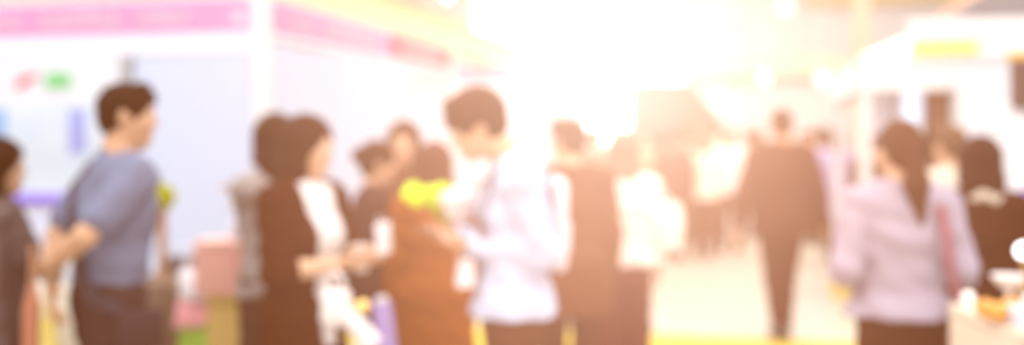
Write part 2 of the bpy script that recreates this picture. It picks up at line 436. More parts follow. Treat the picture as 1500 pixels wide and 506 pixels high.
# the glazed end of the hall: three bright windows
PANE = mat('bright_glazing', (.9,.88,.84), .2, emit=((1.,.94,.85), 3.6), noise=.02)
for i in range(3):
    a = wx0+(wx1-wx0)*i/3; b = wx0+(wx1-wx0)*(i+1)/3
    fr = MB()
    for q in (a, b-.12): fr.box(q,q+.06,Y1-.06,Y1+.08,1.2,ZC-.3)
    fr.box(a+.12,b-.12,Y1-.06,Y1+.08,1.2,1.32).box(a+.12,b-.12,Y1-.06,Y1+.08,ZC-.42,ZC-.3).box(a+.12,b-.12,Y1-.04,Y1+.06,3.7,3.78)
    w = struct('window_%d' % (i+1), fr, ALU)
    MB().box(a+.12,b-.12,Y1+.01,Y1+.03,1.32,ZC-.42).build('pane', PANE, w)
c = W(1262, 16); col = MB().box(c.x-.12,c.x+.12,c.y-.12,c.y+.12,0,ZC,.015)
tag(struct('column', col, mat('tan_column', (.62,.52,.38), .6)), 'tan square column rising to the ceiling behind the white gazebo', 'column')
yc = tag(MB().box(-3.2,6.,6.9,7.88,0,.002).build('carpet_strip', mat('yellow_carpet', (.80,.58,.10), .9, noise=.15, scale=80, bump=.3)), 'yellow carpet strip laid across the pale aisle floor', 'carpet')

def word(parent, x0, x1, z0, z1, seed, put):
    """one indistinct word: strokes on a joining bar, standing in for lettering that cannot be read in the photograph"""
    r = random.Random(seed); mb = MB(); h_ = z1-z0; put(mb, x0, x1, z0+h_*.38, z0+h_*.60); x = x0
    while x < x1-.03:
        put(mb, x, x+r.uniform(.018,.03), z0+r.choice((0,0,.2))*h_, z0+h_*r.choice((.75,1.,1.)))
        x += r.uniform(.035,.055)
    return mb.build('word', LETW, parent)

def booth(label, xc, yf, depth, width, panels_side, front_panels, group, seed, header=True, side_split=.55):
    """shell scheme stand whose aisle corner is (xc, yf); it reaches to the left and away"""
    b = thing('exhibition_booth', label, 'exhibition booth', (xc, yf, 0), 0, group)
    ps = [(0,0),(0,depth),(-width,0),(-width,depth)]
    for x, y in ps: MB().box(x-.05,x+.05,y-.05,y+.05,0,2.52,.012).build('corner_post', ALU, b)
    # front fascia, then side fascia
    f = MB().box(-width+.05,-.05,-.03,.03,2.12,2.52,.004).build('front_fascia', WHITE, b)
    g = MB().box(-width+.06,-.08,-.036,-.03,2.275,2.50).build('pink_strip', PINK, f)
    def putf(m, x0, x1, z0, z1): m.box(x0,x1,-.041,-.036,z0,z1)
    for x0, x1 in ((-.95,-.55),(-1.75,-1.12),(-2.6,-1.95),(-3.6,-2.85)):
        if x0 > -width+.1: word(g, x0, x1, 2.34, 2.43, seed, putf); seed += 1
    MB().box(-.20,-.13,-.041,-.036,2.33,2.41).build('round_mark', LETW, g)
    f = MB().box(-.03,.03,.05,depth-.05,2.12+.1,2.52,.004).build('side_fascia', WHITE, b)
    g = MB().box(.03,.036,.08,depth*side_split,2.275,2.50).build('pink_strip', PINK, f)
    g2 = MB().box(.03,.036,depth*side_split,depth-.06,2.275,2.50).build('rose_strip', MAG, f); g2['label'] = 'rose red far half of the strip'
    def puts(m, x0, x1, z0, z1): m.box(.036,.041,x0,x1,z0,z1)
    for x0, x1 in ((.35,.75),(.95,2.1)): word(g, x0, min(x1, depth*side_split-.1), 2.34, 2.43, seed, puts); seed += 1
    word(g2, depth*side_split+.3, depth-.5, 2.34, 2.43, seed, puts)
    # wall panels one metre wide
    n = int(width)
    for i in range(n): MB().box(-width+i*width/n+.01,-width+(i+1)*width/n-.01,depth-.025,depth+.025,.03,2.5,.004).build('wall_panel', WHITE, b)
    for i in range(panels_side): MB().box(-.02,.02,.06+i*1.1,.06+(i+1)*1.1-.012,.03,2.2,.004).build('wall_panel', LAV, b)
    for i in range(front_panels): MB().box(-.06-(i+1)*.95+.012,-.06-i*.95,-.02,.02,.03,2.12,.004).build('wall_panel', LAV, b)
    if front_panels: MB().box(-.06-front_panels*.95-.10,-.06-front_panels*.95,-.05,.05,0,2.12,.01).build('panel_post', mat('grey_post', (.42,.44,.46), .4), b)
    if header:
        hb = MB().box(-.42,-.18,.3,depth+6.,2.54,2.86,.01).build('header_beam', mat('cream_beam', (.84,.72,.44), .6, noise=.05), b)
        MB().box(-.44,-.16,.28,depth+6.02,2.86,2.92,.006).build('cap_rail', mat('gilt_rail', (.66,.50,.22), .5), hb)
    return b
bo = booth('white corner stand with a pink fascia behind the man in blue', -3.34, 6.39, 4.4, 5., 2, 1, None, 3)
# dividing wall inside the stand, so the poster has something to hang on
for i in range(4): MB().box(-4.99+i*1.+.01,-4.99+(i+1)*1.-.01,2.3,2.34,.03,2.12,.004).build('wall_panel', WHITE, bo)
booth('distant white stand with a narrow pink fascia beyond the corner stand', -2.9, 13.2, 4., 5., 1, 0, None, 40, header=False)
# spot lamps clipped on the cap rail
sp0 = None
for i, y in enumerate((8.6, 9.5, 10.6)):
    t = thing('spot_lamp', ['nearest small spot lamp on the gilt rail of the pink corner stand', 'middle small spot lamp on the gilt rail of the pink corner stand', 'farthest small spot lamp on the gilt rail of the pink corner stand'][i], 'lamp', (-3.5, y, 2.92), 0, 'spot lamps on the booth rail')
    MB().tube([(0,0,0),(0,0,.16),(.10,0,.22)], .012).build('arm', ALU, t)
    MB().tube([(.08,0,.24),(.20,0,.16)], [.045,.065], 20).build('lamp_head', ALU, t)
    MB().tube([(.19,0,.166),(.203,0,.158)], [.055,.055], 20).build('bulb', mat('warm_bulb', (1,.9,.7), .3, emit=((1.,.86,.6), 8.)), t)

# poster on the dividing wall inside the corner stand
def panel_at(px0, px1, py0, py1, wy, d=.02, off=0.):
    x0, x1 = span(px0, px1, wy); xm = (x0+x1)/2; Yc = -xm*SA+wy*CA
    return x0, x1, wy-d-off, wy-off, CAMZ-(py1-HOR)*Yc/F, CAMZ-(py0-HOR)*Yc/F
wy = 6.39+2.3
po = thing('poster', 'tall white poster with red and green mark inside the corner stand', 'poster', W(65, 8.6))
lo_ = po.location.copy()
def rel(a): x0,x1,y0,y1,z0,z1 = a; return x0-lo_.x, x1-lo_.x, y0-lo_.y, y1-lo_.y, z0, z1
MB().box(*rel(panel_at(-40,176,84,300,wy)), .002).build('sheet', mat('poster_white', (.86,.88,.95), .4, noise=.02, scale=2), po)
MB().box(*rel(panel_at(-40,150,152,300,wy,.006,.02))).build('blue_field', mat('poster_blue', (.66,.80,.97), .4, noise=.25, scale=3, col2=(.86,.92,.99)), po)
MB().box(*rel(panel_at(-40,12,160,285,wy,.006,.026))).build('blue_bar', mat('poster_deep', (.30,.56,.95), .4), po)
MB().box(*rel(panel_at(104,128,160,225,wy,.006,.026))).build('blue_bar', mat('poster_violet', (.40,.46,.95), .4), po)
a = rel(panel_at(24,58,108,128,wy,.006,.02)); z0, z1 = a[4], a[5]
MB().poly([(a[0],a[2],z0),(a[0]+.06,a[2],z0-.02),(a[1],a[2],z1-.04),(a[1],a[2],z1),(a[0]+.05,a[2],z1-.05)], (0,.006,0)).build('red_mark', mat('logo_red', (.86,.10,.14), .4), po)
a = rel(panel_at(70,106,108,128,wy,.006,.02)); MB().box(*a,.02).build('green_mark', mat('logo_green', (.20,.78,.25), .4), po)
# counter with violet edge in the stand
ct = thing('counter', 'white information counter with a violet edge under the poster', 'counter', W(55, 7.6))
MB().box(-.42,.42,-.20,.25,0,1.04,.01).build('cabinet', WHITE, ct)
MB().box(-.46,.46,-.24,.29,1.04,1.10,.008).build('counter_top', mat('violet_edge', (.24,.16,.72), .4), ct)
m = MB()
for k in range(4): m.box(-.36,.36,-.206,-.20,.90-k*.12,.94-k*.12)
m.build('blue_lines', mat('pale_blue_print', (.55,.62,.92), .5), ct)

# ---- right: gazebo, boards, screens
GZ = thing('gazebo', 'white pop-up gazebo with hipped roof on slim legs', 'gazebo', (.88, 8.95, 0))
CANV = mat('white_canvas', (.86,.86,.88), .8, noise=.03, scale=4)
gw = 3.2
for x in (0, gw):
    for y in (0, 3.):
        l = MB().box(x-.045,x+.045,y-.045,y+.045,0,2.2,.008).build('leg', ALU, GZ)
        MB().box(x-.08,x+.08,y-.08,y+.08,0,.012).build('foot_plate', ALU, l)
for a_, b_ in (((-.06,-.06),(gw+.06,-.06)),((-.06,3.06),(gw+.06,3.06)),((-.06,-.06),(-.06,3.06)),((gw+.06,-.06),(gw+.06,3.06))):
    x0, x1 = sorted((a_[0], b_[0])); y0, y1 = sorted((a_[1], b_[1]))
    MB().box(x0-.008,x1+.008,y0-.008,y1+.008,1.92,2.2).build('valance', CANV, GZ)
rf = MB(); bmx = rf.bm
q = [bmx.verts.new(p) for p in ((-.08,-.08,2.19),(gw+.08,-.08,2.19),(gw+.08,3.08,2.19),(-.08,3.08,2.19),(1.1,1.2,2.75),(gw-1.1,1.2,2.75),(gw-1.1,1.8,2.75),(1.1,1.8,2.75))]
for f_ in ((0,1,5,4),(1,2,6,5),(2,3,7,6),(3,0,4,7),(4,5,6,7),(3,2,1,0)): bmx.faces.new([q[i] for i in f_])
rf.build('roof', CANV, GZ)
# sign board carried on the gazebo front
sy = 8.84
sb = thing('sign_board', 'white sign board with a yellow stripe above the gazebo valance', 'sign', (0, sy, 0))
def pr(px0, px1, py0, py1, off=0., d=.02):
    x0,x1,y0,y1,z0,z1 = panel_at(px0,px1,py0,py1,sy,d,off); return x0,x1,y0-sy,y1-sy,z0,z1
MB().box(*pr(1330,1600,26,84),.003).build('board', CANV, sb)
MB().box(*pr(1336,1434,61,80,.02,.006)).build('yellow_stripe', mat('yellow_print', (.93,.74,.12), .5), sb)
pp = thing('roof_poster', 'grey picture panel with a salmon slanted edge above the yellow-striped sign', 'poster', (0, sy+.05, 0))
def pt(px, py):
    x = span(px, px, sy)[0]; Yc = -x*SA+sy*CA; return Vector((x, -.02, CAMZ-(py-HOR)*Yc/F))
MB().poly([pt(1384,26),pt(1600,24),pt(1600,-45),pt(1490,-40)], (0,.02,0)).build('grey_picture', mat('grey_picture', (.17,.175,.19), .7, noise=.6, scale=5, col2=(.34,.35,.37)), pp)
MB().poly([pt(1366,26),pt(1384,26),pt(1490,-40),pt(1466,-40)], (0,.02,0)).build('salmon_edge', mat('salmon', (.92,.58,.44), .5), pp)
# inside the gazebo
gy = 11.6
def hang(name, label, cat, px0, px1, py0, py1, y, m, frame=None):
    x0,x1,y0,y1,z0,z1 = panel_at(px0,px1,py0,py1,y,.03)
    t = thing(name, label, cat, ((x0+x1)/2, y, 0)); xm = (x0+x1)/2
    p_ = MB().box(x0-xm,x1-xm,-.03,0,z0,z1,.004).build('panel', m, t)
    e = .03
    fm = MB().box(x0-xm-e,x0-xm,-.05,.01,0,z1+e).box(x1-xm,x1-xm+e,-.05,.01,0,z1+e).box(x0-xm-e,x1-xm+e,-.05,.01,z1,z1+e)
    fm.build('stand_frame', frame or ALU, t)
    return t
hang('light_box', 'pale blue light box standing inside the gazebo', 'light box', 1322,1350,128,262,gy, mat('blue_glow', (.7,.82,.96), .4, emit=((.62,.78,1.), .8)))
hang('white_panel', 'white display panel beside the light box in the gazebo', 'display panel', 1274,1310,128,262,gy+.1, WHITE, mat('grey_post', (.42,.44,.46), .4))
hang('wooden_screen', 'dark brown upright screen inside the gazebo beside the light box', 'screen', 1358,1388,128,250,gy-.1, mat('brown_screen', (.20,.10,.06), .6), mat('brown_frame', (.16,.08,.05), .6))
pw = thing('partition', 'plain white partition under the right half of the gazebo', 'partition', (1.58, 8.7, 0))
for i in range(2): MB().box(i*1.,i*1.+.985,-.02,.02,.02,2.0,.004).build('panel', WHITE, pw)
for i in range(3): MB().box(i*1.-.03,i*1.+.02,-.03,.03,0,2.03,.004).build('post', ALU, pw)
# display totem at the right edge
tt = thing('display_stand', 'tall white display stand with a dark screen at the right edge', 'display stand', W(1530, 5.4), A)
MB().box(-.26,.3,-.03,.03,.02,1.72,.006).build('board', CANV, tt)
MB().box(-.19,.34,-.07,-.0,1.69,1.95,.01).build('monitor', mat('dark_screen', (.12,.07,.06), .3), tt)
MB().box(-.20,.35,-.06,.02,1.955,1.99,.004).build('orange_header', mat('orange_header', (.92,.52,.06), .5), tt)
MB().box(-.15,.3,-.036,-.03,1.19,1.26).build('violet_band', mat('violet_band', (.22,.14,.62), .5), tt)
MB().box(-.32,.36,-.2,.2,0,.02,.004).build('base', ALU, tt)

# dark stall with a slanting roof, far down the aisle
st_ = thing('market_stall', 'dark brown stall with a steep slanting roof down the aisle', 'stall', W(960, 15.), A)
dk = mat('dark_canvas', (.25,.13,.10), .8); e = 15./F
zz = lambda py: CAMZ-(py-HOR)*e
MB().poly([(-20*e,0,zz(120)),(52*e,0,zz(120)),(108*e,0,zz(196)),(-20*e,0,zz(196))], (0,1.6,0)).build('slanting_roof', dk, st_)
for x in (-16*e, 104*e):
    for y in (.04, 1.5): MB().box(x-.03,x+.03,y,y+.06,0,zz(194)).build('leg', dk, st_)
MB().box(-16*e,100*e,1.5,1.54,.0,zz(190)).build('back_panel', dk, st_)
MB().box(-16*e,100*e,.05,.6,0,.95,.01).build('counter', mat('stall_counter', (.35,.20,.12), .7), st_)
# hanging globe lamps
glob = mat('lamp_glow', (.9,.88,.84), .3, emit=((1.,.95,.86), .7))
for px, py, Y, r, lb in ((1056,150,15.,.12,'bright globe lamp hanging beside the dark slanting roof'),(1205,118,18.,.12,'globe lamp hanging in front of the cream band, left of the column'),(1150,12,21.,.13,'globe lamp hanging highest of all, near the top of the picture left of the column'),(1120,116,20.,.11,'globe lamp hanging over the far crowd, left of the walking man')):
    c = W(px, Y, py); t = thing('globe_lamp', lb, 'lamp', c)
    MB().ball((0,0,0), r).build('globe', glob, t, True)
    MB().tube([(0,0,r*.9),(0,0,ZC-c.z)], .008, 8).build('cord', ALU, t)
    MB().lathe([(.03,r*.9),(.05,r*.95),(.05,r*1.2),(.02,r*1.35)], 16).build('cap', ALU, t)
# ================================================================== people
SK1, SK2, SK3 = (.62,.36,.22), (.70,.44,.29), (.56,.31,.19)
DH, BH, RH = (.040,.016,.008), (.07,.032,.018), (.10,.045,.025)
BLK, DKB, BRN = (.035,.028,.030), (.060,.030,.022), (.105,.050,.030)
J = lambda col, hem=.80, **k: dict(name='jacket', col=col, hem=hem, off=.026, **k)
S = lambda col, hem=.9, **k: dict(name='shirt', col=col, hem=hem, **k)
left_edge = person(-4, 3.9, 1.53, -72, 'person in a charcoal jacket cut by the left edge', SK1, ('bob', DH), J((.195,.140,.130), .62), ('trousers', (.12,.075,.07)), fem=True)
blue_man = person(160, 3.8, 1.745, -50, 'man in a slate blue short-sleeved shirt, hands clasped behind his back', SK1, ('short', DH), S((.18,.205,.30), 1.0, sleeve='short', off=.016), ('trousers', (.105,.060,.056), .012),
    lean=6, hy=-28, hp=-2, R=dict(w=(.01,-.21,1.085), pole=(1,-.25,0), d=(-.9,-.25,-.25), n=(-.2,1,0), curl=35), L=dict(w=(-.05,-.19,.985), pole=(-1,-.3,0), d=(.6,-.2,-.6), n=(.2,1,0), curl=30))
grey_woman = person(402, 4.5, 1.635, 46, 'long-haired woman in a pale grey short-sleeved blouse reaching towards the wall', SK2, ('long', DH), S((.34,.30,.28), .90, off=.014, sleeve='short'), ('trousers', (.10,.06,.045)), fem=True,
    L=dict(w=(-.02,.24,1.40), pole=(.1,-.3,-1), d=(-.1,1,.05), n=(0,0,-1), curl=10))
blazer_woman = person(446, 3.9, 1.615, -122, 'woman in a dark brown blazer and white blouse holding a phone', SK2, ('bob', DH), J((.062,.012,.002), .74, sleeve='mid', opening=(.035,.10), inner=(.84,.80,.79), inner_hem=.80), ('trousers', (.062,.012,.002)), fem=True, hy=16, hp=4,
    R=dict(w=(.07,.27,1.165), pole=(.9,-.9,-.6), d=(-.25,1,.15), n=(-.6,.1,.8), curl=38), L=dict(w=(-.10,.27,1.17), pole=(-.7,-1,-.6), d=(.15,1,.12), n=(.5,.1,.85), curl=38))
dark_visitor = person(549, 5.0, 1.515, -78, 'person with tied-back hair in a dark plum jacket, in profile', SK2, ('bun', DH), J((.085,.042,.042), .78), ('trousers', (.085,.04,.035)), fem=True, hp=8,
    R=dict(w=(.10,.28,1.1), pole=(.4,-1,-.4), curl=35))
face_woman = person(592, 5.5, 1.615, 168, 'woman facing the camera between two other visitors, long dark hair', SK2, ('long', DH), J((.16,.07,.04), .7), ('trousers', BRN), fem=True, hy=10)
tan_woman = person(636, 4.75, 1.505, 8, 'woman in a long tan-brown coat seen from behind, next to the yellow-green flowers', SK2, ('bob', (.11,.042,.026)), J((.30,.085,.010), .36, flare=.03), ('trousers', BRN), fem=True)
shirt_man = person(752, 3.8, 1.735, 94, 'man in a white lavender shirt looking down at his phone', SK2, ('fringe', (.19,.085,.045)), S((.56,.65,.84), .885, off=.020, flare=.012), ('trousers', (.15,.062,.032), .012), lean=-1, nf=.14, hp=24, hy=8,
    L=dict(w=(-.09,.15,1.155), pole=(-.22,-1,-.35), d=(.25,1,.0), n=(.3,.0,1), curl=42), R=dict(w=(.05,.19,1.165), pole=(.22,-1,-.35), d=(-.25,1,.0), n=(-.3,.0,1), curl=42))
coat_person = person(836, 5.2, 1.63, 16, 'person in a knee-length dark brown coat behind the white-shirted man', SK2, ('short', (.16,.07,.04)), J((.17,.065,.036), .68, flare=.035), ('trousers', (.12,.05,.035)), hy=28, lean=2)
white_jacket = person(914, 5.8, 1.565, 2, 'person in a short white jacket and maroon trousers, mid-aisle', SK2, ('bob', (.30,.20,.15)), J((.84,.78,.72), .90, flare=.015), ('trousers', (.16,.045,.048), .02), fem=True)
h2 = .012
person(986, 12.4, 1.60, 5, 'person in dark clothes beyond the white-jacketed visitor', SK2, ('short', BH), J((.14,.06,.045), .75), ('trousers', BRN), h=h2)
person(1030, 12.6, 1.60, -8, 'person in a cream top, left of the pale pair in the aisle', SK2, ('bob', (.30,.19,.12)), S((.84,.76,.64), .82), ('trousers', (.16,.07,.05)), fem=True, h=h2, stride=.3)
person(1070, 13.2, 1.62, 6, 'person in a white top beside the walking man in the suit', SK2, ('bun', (.32,.20,.12)), S((.86,.82,.78), .84), ('trousers', (.15,.065,.045)), fem=True, h=h2, stride=-.3)
suit_man = person(1145, 7.57, 1.745, 3, 'man in a dark brown suit walking away down the aisle', SK3, ('crop', DH), J((.10,.038,.024), .80, flare=.030), ('trousers', (.10,.036,.022), -.003), h=.010, stride=.26, stance=.045, hp=3,
    L=dict(w=(-.33,.0,.88), pole=(-1,-.5,0)), R=dict(w=(.33,.03,.88), pole=(1,-.5,0)))
lav_person = person(1224, 12.3, 1.63, -4, 'person in a lavender blouse between the suit and the ponytail', SK2, ('bob', BH), S((.52,.46,.74), .60, flare=.03), ('trousers', (.12,.05,.04)), fem=True, h=.012, stride=.25,
    L=dict(w=(-.23,.08,.92), pole=(-.4,-1,0)), R=dict(w=(.22,.20,.98), pole=(.4,-1,0)))
pony_woman = person(1319, 3.9, 1.60, -4, 'woman with a brown ponytail in a pale lavender blouse, back turned', SK2, ('tail', (.125,.048,.022), .33), S((.415,.365,.445), .935, off=.030, flare=.022), ('trousers', (.062,.011,.002), .01), fem=True, hy=14,
    L=dict(w=(-.17,.19,1.10), pole=(-.36,-1,-.25)), R=dict(w=(.17,.19,1.10), pole=(.30,-1,-.25)))
cream_photographer = person(1392, 5.7, 1.60, 20, 'person in cream raising one arm beside the dark-haired woman', SK2, ('short', (.20,.12,.07)), S((.80,.72,.58), .85), ('trousers', BRN), h=.010,
    L=dict(w=(-.10,.18,1.62), pole=(-1,-.2,-.3), d=(.1,.2,1), n=(0,1,0), curl=40))
dark_woman = person(1436, 4.5, 1.535, -8, 'dark-haired woman in dark brown with a pale collar, back turned', SK2, ('long', (.065,.026,.016)), J((.062,.014,.006), .62), ('trousers', (.07,.028,.02)), fem=True)
# the far crowd
cols = [(.22,.11,.07),(.55,.34,.20),(.30,.14,.10),(.72,.62,.50),(.16,.09,.08),(.66,.50,.30),(.48,.42,.60),(.26,.12,.08)]
crowd = [(872,10.6,1.62,'person in russet, just right of the knee-length coat'),(948,13.,1.62,'distant person behind the white jacket, hidden in the glare'),(1006,14.2,1.66,'far person in dark red-brown below the slanting roof'),(1096,14.8,1.62,'far person left of the walking suit, ochre top'),
 (1110,17.,1.64,'small distant figure just left of the suited man'),(1178,16.,1.60,'far figure just right of the suited man, pale top'),(1194,14.,1.62,'far figure in ochre between the suited man and the lavender blouse'),(1210,15.,1.66,'small distant figure near the column foot'),
 (1272,9.9,1.56,'visitor in brown just behind the gazebo leg'),(1290,12.8,1.62,'visitor deep inside the gazebo, left of the ponytail'),(1356,9.8,1.58,'visitor in ochre under the gazebo, right of the ponytail'),(1046,19.,1.66,'small distant figure under the globe lamp')]
for i, (px, Y, H, lb) in enumerate(crowd):
    person(px, Y, H, (i*67) % 60-30+(180 if i % 4 == 1 else 0), lb, SK2, (('short','bob','bun')[i % 3], (.16,.075,.04)), S(cols[i % 8], .85), ('trousers', (.16,.08,.05)), fem=bool(i % 2), h=.015, stride=.2*(-1)**i, group='visitors far down the hall', face=Y < 11)

# ================================================================== things held and things standing about
def strap(name, m, p, pts, r, parent, flat=2.2):
    mb = MB().tube([to_world(p, q) for q in pts], r, 10)
    return mb.build(name, m, parent)
# cross-body bag of the man in blue: strap follows his back and chest
bg = thing('shoulder_bag', 'dark grey cross-body bag worn by the man in blue', 'bag', (0,0,0))
stm = mat('grey_webbing', (.075,.060,.070), .8)
lean_ = lambda x,y,z: tuple(float(v) for v in blue_man['T']((x,y,z)))
def ribbon(name, m, p, pts, w, parent, across=(0,0,1)):
    """flat strap: pts are (point, outward normal) in body coordinates"""
    mb = MB(); vs = []
    n = len(pts)
    for i, (q, nn) in enumerate(pts):
        t = Vector(pts[min(i+1,n-1)][0])-Vector(pts[max(i-1,0)][0]); nn = Vector(nn).normalized(); sd = t.cross(nn).normalized()*w/2
        q = Vector(q); vs.append([mb.bm.verts.new(to_world(p, c)) for c in (q-sd, q+sd, q+sd+nn*.006, q-sd+nn*.006)])
    for a, b in zip(vs, vs[1:]):
        for k in range(4): mb.bm.faces.new((a[k], a[(k+1)%4], b[(k+1)%4], b[k]))
    mb.bm.faces.new(vs[0][::-1]); mb.bm.faces.new(vs[-1])
    return mb.build(name, m, parent)
pts = [((-.10,.02,1.475),(0,.2,1)),((-.105,-.075,1.445),(0,-.7,.7)),((-.10,-.135,1.36),(0,-1,.15)),((-.06,-.150,1.27),(0,-1,0)),((.0,-.145,1.16),(0,-1,0)),((.08,-.138,1.05),(.2,-1,0)),((.15,-.105,.97),(.8,-.8,0)),((.20,-.02,.92),(1,0,0))]
ribbon('strap', stm, blue_man, [(lean_(*a), b) for a, b in pts], .05, bg)
c = to_world(blue_man, (.235,.03,.86))
MB().box(-.03,.03,-.085,.085,-.09,.06,.02, Matrix.Translation(c)@Matrix.Rotation(blue_man['yaw'],4,'Z')).build('pouch', mat('bag_slate', (.06,.040,.040), .7), bg, True)
# furled umbrella held in the clasped hands
hnd = to_world(blue_man, (-.02,-.265,1.05))
um = thing('umbrella', 'furled rust-brown umbrella hanging from the clasped hands of the man in blue', 'umbrella', hnd)
MB().tube([(0,0,.10),(0,0,.02),(-.02,0,-.5)], [.013,.013,.010]).build('handle', mat('umbrella_wood', (.40,.19,.10), .5), um)
MB().tube([(0,0,-.03),(-.004,0,-.12),(-.014,0,-.36),(-.03,0,-.72),(-.034,0,-.80)], [.012,.030,.027,.014,.005], 16).crumple(.0018, 60, 3).build('canopy', mat('umbrella_rust', (.50,.20,.12), .75), um, True)
# topiary ball on a stem
tp = thing('topiary', 'yellow-green topiary ball on a brown stem right of the man in blue', 'plant', W(236, 5.3))
zb = CAMZ-(289-HOR)*5.3/F
fol = MB()
rr = random.Random(5)
for k in range(260):
    v = Vector((rr.gauss(0,1), rr.gauss(0,1), rr.gauss(0,1))).normalized()
    p = v*.055; s_ = v.orthogonal().normalized()
    s_ = (s_*math.cos(k)+v.cross(s_)*math.sin(k)).normalized(); tq = v.cross(s_)
    a_ = [fol.bm.verts.new((p+v*x+s_*y+Vector((0,0,zb)))) for x, y in ((-.01,-.012),(.012,-.010),(.022,0),(.012,.010),(-.01,.012))]
    fol.bm.faces.new(a_)
fol.ball((0,0,zb), .055)
fol.build('foliage', mat('lime_leaf', (.72,.74,.03), .7, noise=.3, scale=40), tp)
MB().tube([(0,0,.75),(.01,0,.9),(0,0,zb-.03)], [.030,.022,.028]).build('stem', mat('stem_brown', (.45,.24,.12), .8), tp)
MB().lathe([(.07,0),(.095,.02),(.125,.74),(.135,.76),(.135,.80),(.11,.80),(.10,.72),(.0,.72)]).build('planter', mat('planter_taupe', (.28,.20,.15), .7), tp, True)
# goods by the wall: bin, shopping bag, pedestal with boxes
gb = thing('shopping_bag', 'white, pink and green carrier bag standing by the yellow pedestal', 'bag', W(284, 5.0), A)
Y5 = 5.0/F
def bag(par, w, d, h, m, z0=0., seed=1, cr=.006):
    mb = MB(); prof = [(1,1,0),(1.02,1.05,.3),(1.,.95,.7),(.96,.6,1.)]
    rings = []
    for a, b, t in prof: rings.append([mb.bm.verts.new((x*w/2*a, y*d/2*b, z0+h*t)) for x, y in ((-1,-1),(0,-1.1),(1,-1),(1,1),(0,1.1),(-1,1))])
    for a, b in zip(rings, rings[1:]):
        for k in range(6): mb.bm.faces.new((a[k], a[(k+1)%6], b[(k+1)%6], b[k]))
    mb.bm.faces.new(rings[0][::-1]); mb.bm.faces.new(rings[-1])
    bmesh.ops.subdivide_edges(mb.bm, edges=mb.bm.edges[:], cuts=3, use_grid_fill=True)
    mb.crumple(cr, 14, seed)
    return mb
bag(gb, .135, .10, .30, mat('bag_green', (.33,.55,.06), .5), .31).build('green_band', MATS['bag_green'], gb)
bag(gb, .135, .10, .14, mat('bag_pink', (.90,.38,.42), .5), .61, 2).build('pink_band', MATS['bag_pink'], gb)
bag(gb, .13, .10, .13, mat('bag_white', (.86,.82,.86), .5), .75, 3).build('white_top', MATS['bag_white'], gb)
for q in (-.03,.03): MB().tube([(-.04,q,.87),(-.03,q,.96),(.03,q,.96),(.04,q,.87)], .005, 8).build('handle', MATS['bag_white'], gb)
sl = thing('stool', 'low brown stool holding the pink and green carrier bag', 'stool', W(284, 5.0), A)
MB().box(-.08,.08,-.08,.08,.275,.305,.008).build('seat', mat('stool_brown', (.30,.16,.09), .6), sl)
for x in (-.06,.06):
    for y in (-.06,.06): MB().tube([(x,y,.275),(x*1.1,y*1.1,0)], [.016,.012]).build('leg', MATS['stool_brown'], sl)
pd = thing('pedestal', 'mustard yellow pedestal under the pink box by the wall', 'pedestal', W(336, 4.9), A)
zt = CAMZ-(428-HOR)*4.9/F
MB().box(-.08,.08,-.08,.08,.04,zt-.03,.006).build('shaft', mat('mustard', (.76,.53,.18), .6), pd)
MB().box(-.09,.09,-.09,.09,0,.04,.006).build('plinth', MATS['mustard'], pd)
MB().box(-.09,.09,-.10,.10,zt-.03,zt,.004).build('top', MATS['mustard'], pd)
pb = thing('gift_box', 'large salmon pink box on the mustard pedestal', 'box', W(325, 4.9, z=zt), A)
hb_ = 70*4.9/F
MB().box(-.10,.10,-.11,.11,.0,hb_,.006).build('carton', mat('salmon_card', (.82,.42,.36), .6), pb)
MB().box(-.105,.105,-.115,.115,hb_,hb_+.025,.006).build('lid', mat('pale_salmon', (.88,.55,.48), .6), pb)
wb = thing('flower_vase', 'white vase of cream flowers on top of the pink box', 'vase', W(350, 4.9, z=zt+hb_+.025), A)
MB().lathe([(.03,0),(.045,.02),(.05,.07),(.028,.11),(.032,.125)]).build('vase', WHITE, wb, True)
for k in range(5):
    x, y = .03*math.cos(k*1.26), .03*math.sin(k*1.26)
    st__ = MB().tube([(0,0,.1),(x,y,.16)], .004, 8).build('stem', mat('leafy', (.3,.4,.1), .7), wb)
    MB().ball((x,y,.175), .024, 2, (1,1,.8)).crumple(.003,80,k).build('bloom', mat('cream_petal', (.92,.84,.70), .7), st__, True)
ch = thing('trolley_case', 'dark grey wheeled case left of the pink box', 'suitcase', W(270, 5.6), A)
zt2 = CAMZ-(376-HOR)*5.6/F
MB().box(-.11,.11,-.09,.09,.05,zt2,.03).build('shell', mat('case_grey', (.11,.095,.10), .6), ch, True)
MB().tube([(-.06,.05,zt2),(-.06,.05,zt2+.05),(.06,.05,zt2+.05),(.06,.05,zt2)], .008, 8).build('handle', ALU, ch)
for x in (-.08,.08):
    for y in (-.06,.06): MB().tube([(x-.012,y,.028),(x+.012,y,.028)], .028, 16).build('wheel', MATS['case_grey'], ch)
cbg = thing('paper_bag', 'tall cream paper bag on the floor left of the man in blue', 'bag', W(82, 5.0), A)
bag(cbg, .33, .14, .80, mat('cream_paper', (.82,.74,.60), .7), 0, 5).build('sack', MATS['cream_paper'], cbg)
for q in (-.05,.05): MB().tube([(-.07,q*.7,.78),(-.05,q,.92),(.05,q,.92),(.07,q*.7,.78)], .006, 8).build('handle', MATS['cream_paper'], cbg)
ybg = thing('paper_bag', 'small yellow paper bag in front of the tall cream bag', 'bag', W(56, 4.75), A+.2)
bag(ybg, .17, .09, .68, mat('yellow_paper', (.88,.68,.20), .7), 0, 6).build('sack', MATS['yellow_paper'], ybg)
for q in (-.03,.03): MB().tube([(-.04,q*.7,.66),(-.03,q,.75),(.03,q,.75),(.04,q*.7,.66)], .005, 8).build('handle', MATS['yellow_paper'], ybg)

